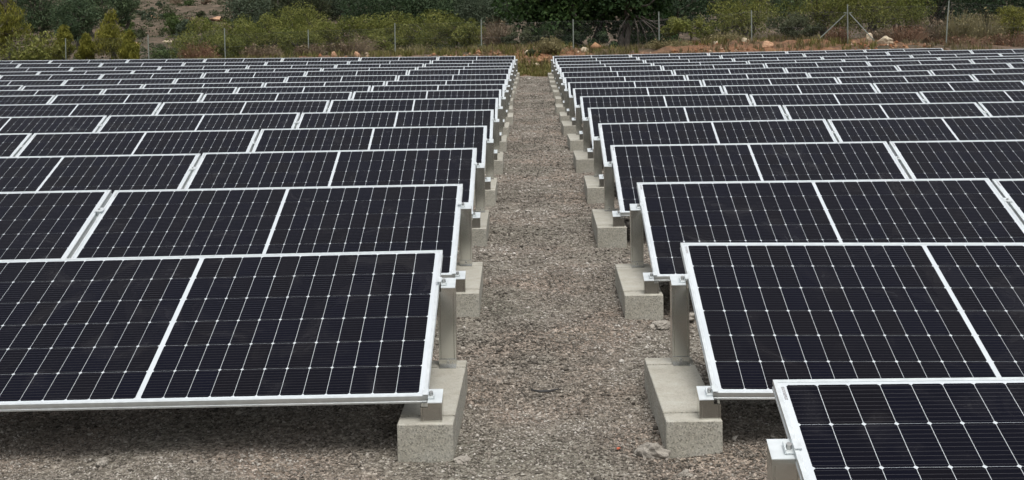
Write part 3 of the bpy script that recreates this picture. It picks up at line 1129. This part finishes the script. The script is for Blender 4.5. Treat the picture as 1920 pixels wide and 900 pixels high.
# almond bushes along the fence
alm = [(-12.2, 46, 2.4, 1.72), (-11.3, 48, 2.6, 1.96), (-9.8, 46, 2.4, 1.88), (-9.0, 49, 2.5, 2.5), (-7.3, 46.5, 2.4, 1.84), (-6.0, 47, 2.4, 1.92),
       (-4.7, 46, 2.3, 1.9), (-3.4, 45, 2.6, 2.02), (-2.2, 44.5, 1.8, 1.68), (-8.3, 45.2, 1.9, 1.35), (-5.3, 44.8, 1.9, 1.25), (-10.8, 45, 1.8, 1.2)]
alm_lab = ['at the hillside end of the row', 'behind the end bush of the row', 'third along from the hillside', 'tallest of the row, rounded top',
           'behind the orange rocks', 'just past the larger orange rock', 'with a faint fence post before it', 'broadest and greenest of the row', 'last of the row before the dark carob',
           'low, in front of the tallest bush', 'low, behind the larger orange rock', 'low, beside the dry brown brush']
for i, (x, y, w, t) in enumerate(alm):
    plant('almond_bush', 'olive green almond bush ' + alm_lab[i], 'bush', 'almond', x, y, w, t, G_ALM, .062, .45, 9500, 44, .3, .25, 80 + i, stems=4, low=.03, rad=.22)
# the dark carob tree at the end of the path
plant('carob_tree', 'spreading dark green carob tree behind the end of the path', 'tree', 'carob', 2.2, 44.2, 7.0, 4.6, None, .13, .6, 24000, 110, .35, 0, 120, depth=4.2, stems=2, low=.12, rad=.16)
mb = MB()
r_ = np.random.default_rng(3)
zc = gz(3.4, 42.6)
co = plant('carob_tree', 'smaller carob with a thick pale trunk and drooping bare boughs', 'tree', 'carob', 3.5, 43.0, 3.6, 3.6, None, .13, .6, 5200, 30, .5, 0, 121, depth=2.6, stems=1, low=.42, rad=.2)
tube(mb, [(-.2, 0, -.1), (-.18, 0, .4), (-.05, 0, .85), (.2, 0, 1.25)], [.13, .11, .09, .07], 8)
for ex, ez, eb in ((.95, .05, .9), (.6, -.05, .6), (.2, .1, .3), (1.3, .35, 1.0), (1.5, 1.0, 1.1), (-.55, .3, -.4), (1.35, .7, 1.1)):
    y_ = float(r_.uniform(-.9, -.3))
    tube(mb, [(.15, 0, 1.22), (.15 + eb * .35, y_ * .5, 1.12 + float(r_.uniform(-.05, .12))), (.1 + eb * .8, y_ * .9, .75 + ez * .25), (.15 + ex, y_, ez + .1)], [.034, .026, .018, .008], 5)
obj('bare_boughs', mb.mesh('bare_boughs', M_bark), co)
plant('understorey_shrub', 'dark green undergrowth beneath the carob beside the path end', 'shrub', 'olive', .3, 42.3, 2.4, 1.25, None, .08, .5, 3200, 24, .25, 0, 122, low=.02, rad=.22)
plant('understorey_shrub', 'dark green weed clump on red soil at the path end', 'shrub', 'olive', .2, 37.6, .7, .62, None, .05, .5, 900, 12, .25, 0, 124, low=.0, rad=.25)
plant('understorey_shrub', 'broad dark undergrowth under the middle of the carob', 'shrub', 'carob', 1.1, 43.2, 2.4, 1.5, None, .1, .5, 3400, 26, .25, 0, 125, low=.02, rad=.22)
plant('understorey_shrub', 'dark undergrowth behind the drooping bare boughs', 'shrub', 'carob', 4.2, 44.6, 3.0, 1.9, None, .1, .5, 4200, 30, .25, 0, 126, low=.02, rad=.2)
plant('understorey_shrub', 'dark undergrowth between the carob trunk and a fence post', 'shrub', 'dark', 2.2, 42.6, 2.2, 1.1, None, .08, .5, 2800, 22, .25, 0, 123, low=.02, rad=.22)
# right of the carob
plant('almond_tree', 'small almond tree with thin dark trunk on the red bank', 'tree', 'almond', 5.4, 40.5, 2.1, 1.56, None, .08, .4, 3600, 30, .45, .25, 130, stems=2, low=.22, rad=.21)
plant('dark_tree', 'dark green tree behind the small almond tree', 'tree', 'dark', 5.7, 47, 3.0, 3.2, None, .1, .5, 5200, 34, .3, 0, 131, low=.06, rad=.22)
plant('dark_tree', 'dark tree filling the gap behind the red bank', 'tree', 'dark', 8.0, 50, 3.2, 3.4, None, .1, .5, 5200, 34, .3, 0, 132, low=.06, rad=.22)
plant('almond_tree', 'yellowish green almond tree next to the small one on the bank', 'tree', 'almond', 7.7, 43, 2.6, 3.0, None, .062, .45, 9520, 45, .3, .25, 133, stems=4, low=.06, rad=.2)
plant('olive_bush', 'dark olive bush standing on the red soil bank', 'bush', 'olive', 8.9, 40.8, 2.0, 1.58, None, .075, .4, 4600, 32, .25, .2, 134, stems=3, low=.10, rad=.21)
plant('almond_tree', 'large green almond tree behind the braced fence post', 'tree', 'almond', 10.5, 43.5, 3.2, 3.3, None, .062, .45, 11220, 52, .3, .25, 135, stems=4, low=.04, rad=.2)
plant('almond_tree', 'green almond tree behind the large pale boulder', 'tree', 'almond', 12.1, 43, 2.8, 3.1, None, .062, .45, 10540, 50, .3, .25, 136, stems=4, low=.04, rad=.2)
plant('almond_tree', 'green almond tree between the boulder and the dark trees', 'tree', 'almond', 13.5, 44.2, 2.4, 2.8, None, .062, .45, 8840, 45, .3, .25, 137, stems=4, low=.04, rad=.2)
plant('dark_tree', 'dark tree behind the leaning fence post', 'tree', 'dark', 15.4, 46, 3.0, 3.8, None, .1, .5, 5600, 38, .3, 0, 138, low=.04, rad=.2)
plant('dark_tree', 'dark tree behind the straw coloured brush', 'tree', 'dark', 17.6, 47, 3.4, 4.0, None, .1, .5, 5600, 38, .3, 0, 139, low=.04, rad=.2)
plant('dark_tree', 'dark tree behind the yellow green bush', 'tree', 'dark', 19.6, 46, 3.0, 3.6, None, .1, .5, 5600, 38, .3, 0, 140, low=.04, rad=.2)
plant('almond_bush', 'yellow green bush at the end of the dry brush', 'bush', 'young_pine', 16.0, 40.6, 1.4, 1.72, None, .062, .45, 4760, 30, .3, .2, 141, stems=4, low=.1, rad=.2)
# dry brush
DRY = [
    (-11.6, 43.5, 1.5, .9, 'rust', 'reddish dry brush at the foot of the hillside bushes'),
    (-9.3, 43.2, 1.6, .78, 'dry', 'brown dry brush in front of the tallest almond bush'),
    (-6.2, 43.6, 2.4, 1.1, 'dry', 'wide greyish dry brush above the orange rocks'),
    (-7.6, 43.2, 1.2, .78, 'dry', 'brown dry brush beside a thin fence post'),
    (-1.0, 43.3, 1.2, 1.6, 'dry', 'tall grey brown dry bush beside the dark carob'),
    (-4.0, 43.0, 1.3, .62, 'straw', 'low straw coloured brush under the broad almond bush'),
    (12.2, 40.0, 1.7, 1.15, 'rust', 'reddish brown dry bush right behind the large boulder'),
    (13.2, 40.5, 1.5, 1.4, 'dry', 'tall grey brown bush behind the leaning fence post'),
    (14.0, 40.0, 1.4, 1.6, 'straw', 'tall straw coloured bush past the leaning fence post'),
    (14.9, 40.2, 1.6, 1.55, 'straw', 'second tall straw coloured bush farther along the bank'),
    (15.3, 38.8, 2.0, .86, 'rust', 'low rust coloured brush below the yellow green bush'),
    (13.5, 38.6, 2.0, .74, 'rust', 'low rust coloured brush below the tall straw bushes'),
    (11.5, 40.2, 1.1, .95, 'dry', 'brown dry bush behind the upright pale rock'),
    (9.85, 39.0, .8, 1.05, 'rust', 'orange brown dry bush at the foot of the braced post'),
    (.75, 38.0, .8, .95, 'straw', 'upright dry stalks on the red soil at the path end'),
    (4.6, 39.6, 1.6, .75, 'straw', 'pale dry grass clump beside the small almond tree'),
    (6.4, 40.0, 1.5, .95, 'straw', 'pale dry grass clump on the crest of the red bank'),
    (16.6, 38.7, 1.8, .8, 'rust', 'low rust coloured brush at the far end of the bank'),
]
for i, (x, y, w, t, kd, lab) in enumerate(DRY):
    dry_bush(lab, kd, x, y, w, t, i)
# low scrub on the hillside and the wood beyond
for i in range(60):
    r = np.random.default_rng(7000 + i)
    y = float(r.uniform(50, 108))
    x = -y * float(r.uniform(.19, .345)) + 1.0
    if -.30 < x / y < -.255 and y < 64:
        continue
    w = float(r.uniform(.7, 1.5))
    plant('scrub', 'low ' + ['grey green', 'dark olive', 'bright green', 'dry brown'][i % 4] + ' scrub bush on the open rocky hillside', 'bush', ['grey', 'olive', 'green', 'dry'][i % 4], x, y, w, gz(x, y) + w * float(r.uniform(.35, .6)),
          'scrub bushes on the hillside', .10, .5, 700, 9, .2, 0, 400 + i, low=.0, rad=.32, stems=2)
for i in range(58):
    r = np.random.default_rng(9000 + i)
    y = [64, 72, 82, 94][(i // 4) % 4] + float(r.uniform(-3, 3))
    f = (i * .618) % 1
    x = y * (-.225 + .235 * f) if i < 38 else y * (.01 + .41 * f)
    w = float(r.uniform(2.4, 3.6))
    plant('wood_tree', ['grey green', 'dark green', 'dull olive', 'blue green'][i % 4] + ' rounded tree of the wood ' + ('above the almond bushes' if i < 38 else 'behind the carob and red bank'), 'tree', ['grey', 'dark', 'olive', 'dark_pine'][i % 4], x, y, w, gz(x, y) + float(r.uniform(1.9, 3.3)),
          'trees of the wood behind', .10, .5, 4600, 30, .3, 0, 500 + i, low=.02, rad=.24, stems=2)
# heath that covers the hillside between the single bushes
r = np.random.default_rng(31)
hy = r.uniform(46, 118, 2600)
hx = hy * r.uniform(-.45, .02, 2600)
keep = vnoise(hx * .35, hy * .35, 71) > -.25
hx, hy = hx[keep], hy[keep]
hz = ground_z(hx, hy)
V, F, T = leaves(np.stack([hx, hy, hz + .05], 1), r.uniform(.15, .42, len(hx)), np.full(len(hx), 42), .10, .5, .4, r, .55)
o = obj('heath', mesh_fast('heath', V, F, MV['olive'], T))
o['kind'] = 'stuff'
tag(o, 'low heath and weeds covering the hillside', 'heath')


# ------------------------------------------------------------------ grass at the end of the path, weeds on the bank
def tufts(name, label, pts, h, kind, seed, per=9, width=.006):
    r = np.random.default_rng(seed)
    n = len(pts) * per
    p = np.repeat(np.asarray(pts), per, 0) + r.normal(0, .035, (n, 2))
    z = ground_z(p[:, 0], p[:, 1]) - .01
    a = r.uniform(0, 6.283, n)
    hh = h * r.uniform(.4, 1.2, n)
    lean = r.uniform(.1, .7, n) * hh
    wd = width * r.uniform(.7, 1.5, n)
    b0 = np.stack([p[:, 0], p[:, 1], z], 1)
    dr = np.stack([np.cos(a), np.sin(a), np.zeros(n)], 1)
    sdv = np.stack([-np.sin(a), np.cos(a), np.zeros(n)], 1) * wd[:, None]
    mid = b0 + dr * (lean * .35)[:, None] + np.array([0, 0, 1]) * (hh * .6)[:, None]
    tip = b0 + dr * lean[:, None] + np.array([0, 0, 1]) * hh[:, None]
    V = np.stack([b0 - sdv, b0 + sdv, mid + sdv * .8, mid - sdv * .8, tip + sdv * .15, tip - sdv * .15], 1).reshape(-1, 3)
    k = np.arange(n)[:, None] * 6
    F = np.concatenate([k + np.array([[0, 1, 2, 3]]), k + np.array([[3, 2, 4, 5]])], 1).reshape(-1, 4)
    T = np.repeat(r.uniform(0, 1, n), 2)
    o = obj(name, mesh_fast(name, V, F, MV[kind], T))
    o['kind'] = 'stuff'
    tag(o, label, 'grass')


r = np.random.default_rng(50)
tufts('grass', 'rough green grass at the end of the gravel path', np.stack([r.uniform(-2.4, 2.6, 900), r.uniform(34.0, 36.6, 900)], 1), .13, 'grass', 51, 10, .008)
pw = np.stack([r.uniform(-13, 17, 3600), r.uniform(36.2, 43.5, 3600)], 1)
pw = pw[(vnoise(pw[:, 0] * .8, pw[:, 1] * .8, 61) > np.where(pw[:, 0] < -1.5, .35, -.05))]
tufts('dry_weeds', 'dry weeds scattered over the red soil bank', pw, .19, 'weed', 52, 9, .007)
pg = np.stack([r.uniform(-13, 17, 2600), r.uniform(36.0, 42.5, 2600)], 1)
pg = pg[vnoise(pg[:, 0] * .7, pg[:, 1] * .9, 66) > .0]
tufts('green_weeds', 'green weeds growing in patches on the soil bank', pg, .22, 'grass', 53, 9, .009)


# ------------------------------------------------------------------ fence: thin steel posts, wire mesh, one braced post
FP = [(-20.35, 46.6, .95), (-17.17, 45.76, 1.01), (-13.79, 44.88, 1.11), (-10.80, 44.11, 1.30), (-7.65, 43.29, 1.20), (-4.51, 42.47, 1.39), (-1.50, 41.69, 1.45),
      (1.58, 40.89, 1.42), (4.35, 40.17, 1.62), (7.22, 39.42, 1.62), (10.09, 38.68, 1.75), (12.98, 37.92, 1.81), (15.9, 37.2, 1.86), (18.8, 36.5, 1.9)]
fence = bpy.data.objects.new('wire_fence', None)
col.objects.link(fence)
fence.location = (1.58, 40.89, gz(1.58, 40.89))
tag(fence, 'grey wire mesh fence on thin steel posts behind the panel rows', 'fence')
FO = Vector(fence.location)
for i, (x, y, zt) in enumerate(FP):
    zg = gz(x, y)
    mb = MB()
    lean = .10 if i == 11 else random.uniform(-.015, .015)
    tube(mb, [(0, 0, -.25), (lean * .5, 0, (zt - zg) * .5), (lean, 0, zt - zg)], [.019, .019, .019], 8)
    mb.cyl((lean, 0, zt - zg), (0, 0, 1), .021, .02, 8)
    obj('post', mb.mesh('post', M_post), fence, Vector((x - (lean if i == 11 else 0), y, zg)) - FO)
bx, by, bz = FP[10]
for s in (-1, 1):
    d = (Vector(FP[9 if s < 0 else 11][:2]) - Vector((bx, by))).normalized()
    ex, ey = bx + d.x * .98, by + d.y * .98
    mb = MB()
    tube(mb, [(bx + d.x * .05 - FO.x, by + d.y * .05 - FO.y, bz - .27 - FO.z), (ex - FO.x, ey - FO.y, gz(ex, ey) - .1 - FO.z)], [.016, .016], 8)
    mb.box(bx + d.x * .09 - .05 - FO.x, bx + d.x * .09 + .05 - FO.x, by - .02 - FO.y, by + .02 - FO.y, bz - .255 - FO.z, bz - .235 - FO.z)
    obj('brace', mb.mesh('brace', M_post), fence)
# woven wire, one piece for each bay
for i in range(len(FP) - 1):
    a, b_ = Vector(FP[i]), Vector(FP[i + 1])
    za, zb2 = gz(a.x, a.y) + .03, gz(b_.x, b_.y) + .03
    L = (Vector(b_[:2]) - Vector(a[:2])).length
    hh = min(a.z - za, b_.z - zb2) - .04
    V, F = [], []

    def pt(u, v):
        t = u / L
        return Vector((a.x + (b_.x - a.x) * t - FO.x, a.y + (b_.y - a.y) * t - FO.y, za + (zb2 - za) * t + v - FO.z))

    def wire(p, q, rad):
        k = len(V)
        d = (q - p).normalized()
        n1 = d.cross(Vector((0, 1, 0))).normalized() * rad
        n2 = d.cross(n1).normalized() * rad
        for e in (p, q):
            V.extend([e + n1, e - n1 * .5 + n2 * .87, e - n1 * .5 - n2 * .87])
        F.extend([(k, k + 1, k + 4, k + 3), (k + 1, k + 2, k + 5, k + 4), (k + 2, k, k + 3, k + 5)])
    step = .082
    m_ = int((L + hh) / step) + 1
    for s in (0, 1):
        for q in range(m_):
            u0 = q * step - hh
            p0, p1 = max(u0, 0), min(u0 + hh, L)
            if p1 - p0 < .02:
                continue
            if s == 0:
                wire(pt(p0, p0 - u0), pt(p1, p1 - u0), .00065)
            else:
                wire(pt(p0, hh - (p0 - u0)), pt(p1, hh - (p1 - u0)), .00065)
    for v in (.02, hh * .5, hh):
        wire(pt(0, v), pt(L, v), .0012)
    w_ = obj('wire_mesh', mesh_fast('wire_mesh', np.array([tuple(v) for v in V]), np.array(F), M_wire), fence)
    w_['kind'] = 'stuff'


# ------------------------------------------------------------------ rubble strewn over the red bank (uncountable)
def build_rubble():
    r = np.random.default_rng(88)
    n = 9000
    x, y = r.uniform(-9, 17, n), 35.4 + 6.5 * r.beta(1.6, 2.2, n)
    k = (vnoise(x * .9, y * .9, 91) + .5 * vnoise(x * 3, y * 3, 92)) > -.15
    x, y = x[k], y[k]
    n = len(x)
    s = .022 * r.lognormal(0, .55, n)
    octa = np.array([(1, 0, 0), (0, 1, 0), (-1, 0, 0), (0, -1, 0), (0, 0, 1), (0, 0, -1)], float)
    tri = np.array([(0, 1, 4), (1, 2, 4), (2, 3, 4), (3, 0, 4), (1, 0, 5), (2, 1, 5), (3, 2, 5), (0, 3, 5)])
    v = octa[None] * s[:, None, None] * r.uniform(.6, 1.4, (n, 6, 1))
    v[:, :, 2] *= .75
    th = r.uniform(0, 6.283, n)[:, None]
    vx, vy = v[:, :, 0] * np.cos(th) - v[:, :, 1] * np.sin(th), v[:, :, 0] * np.sin(th) + v[:, :, 1] * np.cos(th)
    z = ground_z(x, y) + 0.05 * vnoise(x * 3.5, y * 3.5, 14) + s * .3
    V = np.stack([vx + x[:, None], vy + y[:, None], v[:, :, 2] + z[:, None]], -1).reshape(-1, 3)
    F = (tri[None] + (np.arange(n) * 6)[:, None, None]).reshape(-1, 3)
    m = make_tinted('bank_rubble', [(.10, .05, .03), (.22, .10, .05), (.28, .16, .09), (.34, .26, .18), (.5, .44, .35)], .95)
    o = obj('rubble', mesh_fast('rubble', V, F, m, np.repeat(np.clip(r.beta(1.6, 2.4, n), 0, 1), 8)))
    o['kind'] = 'stuff'
    tag(o, 'small reddish and pale stones strewn over the soil bank', 'rubble')


build_rubble()
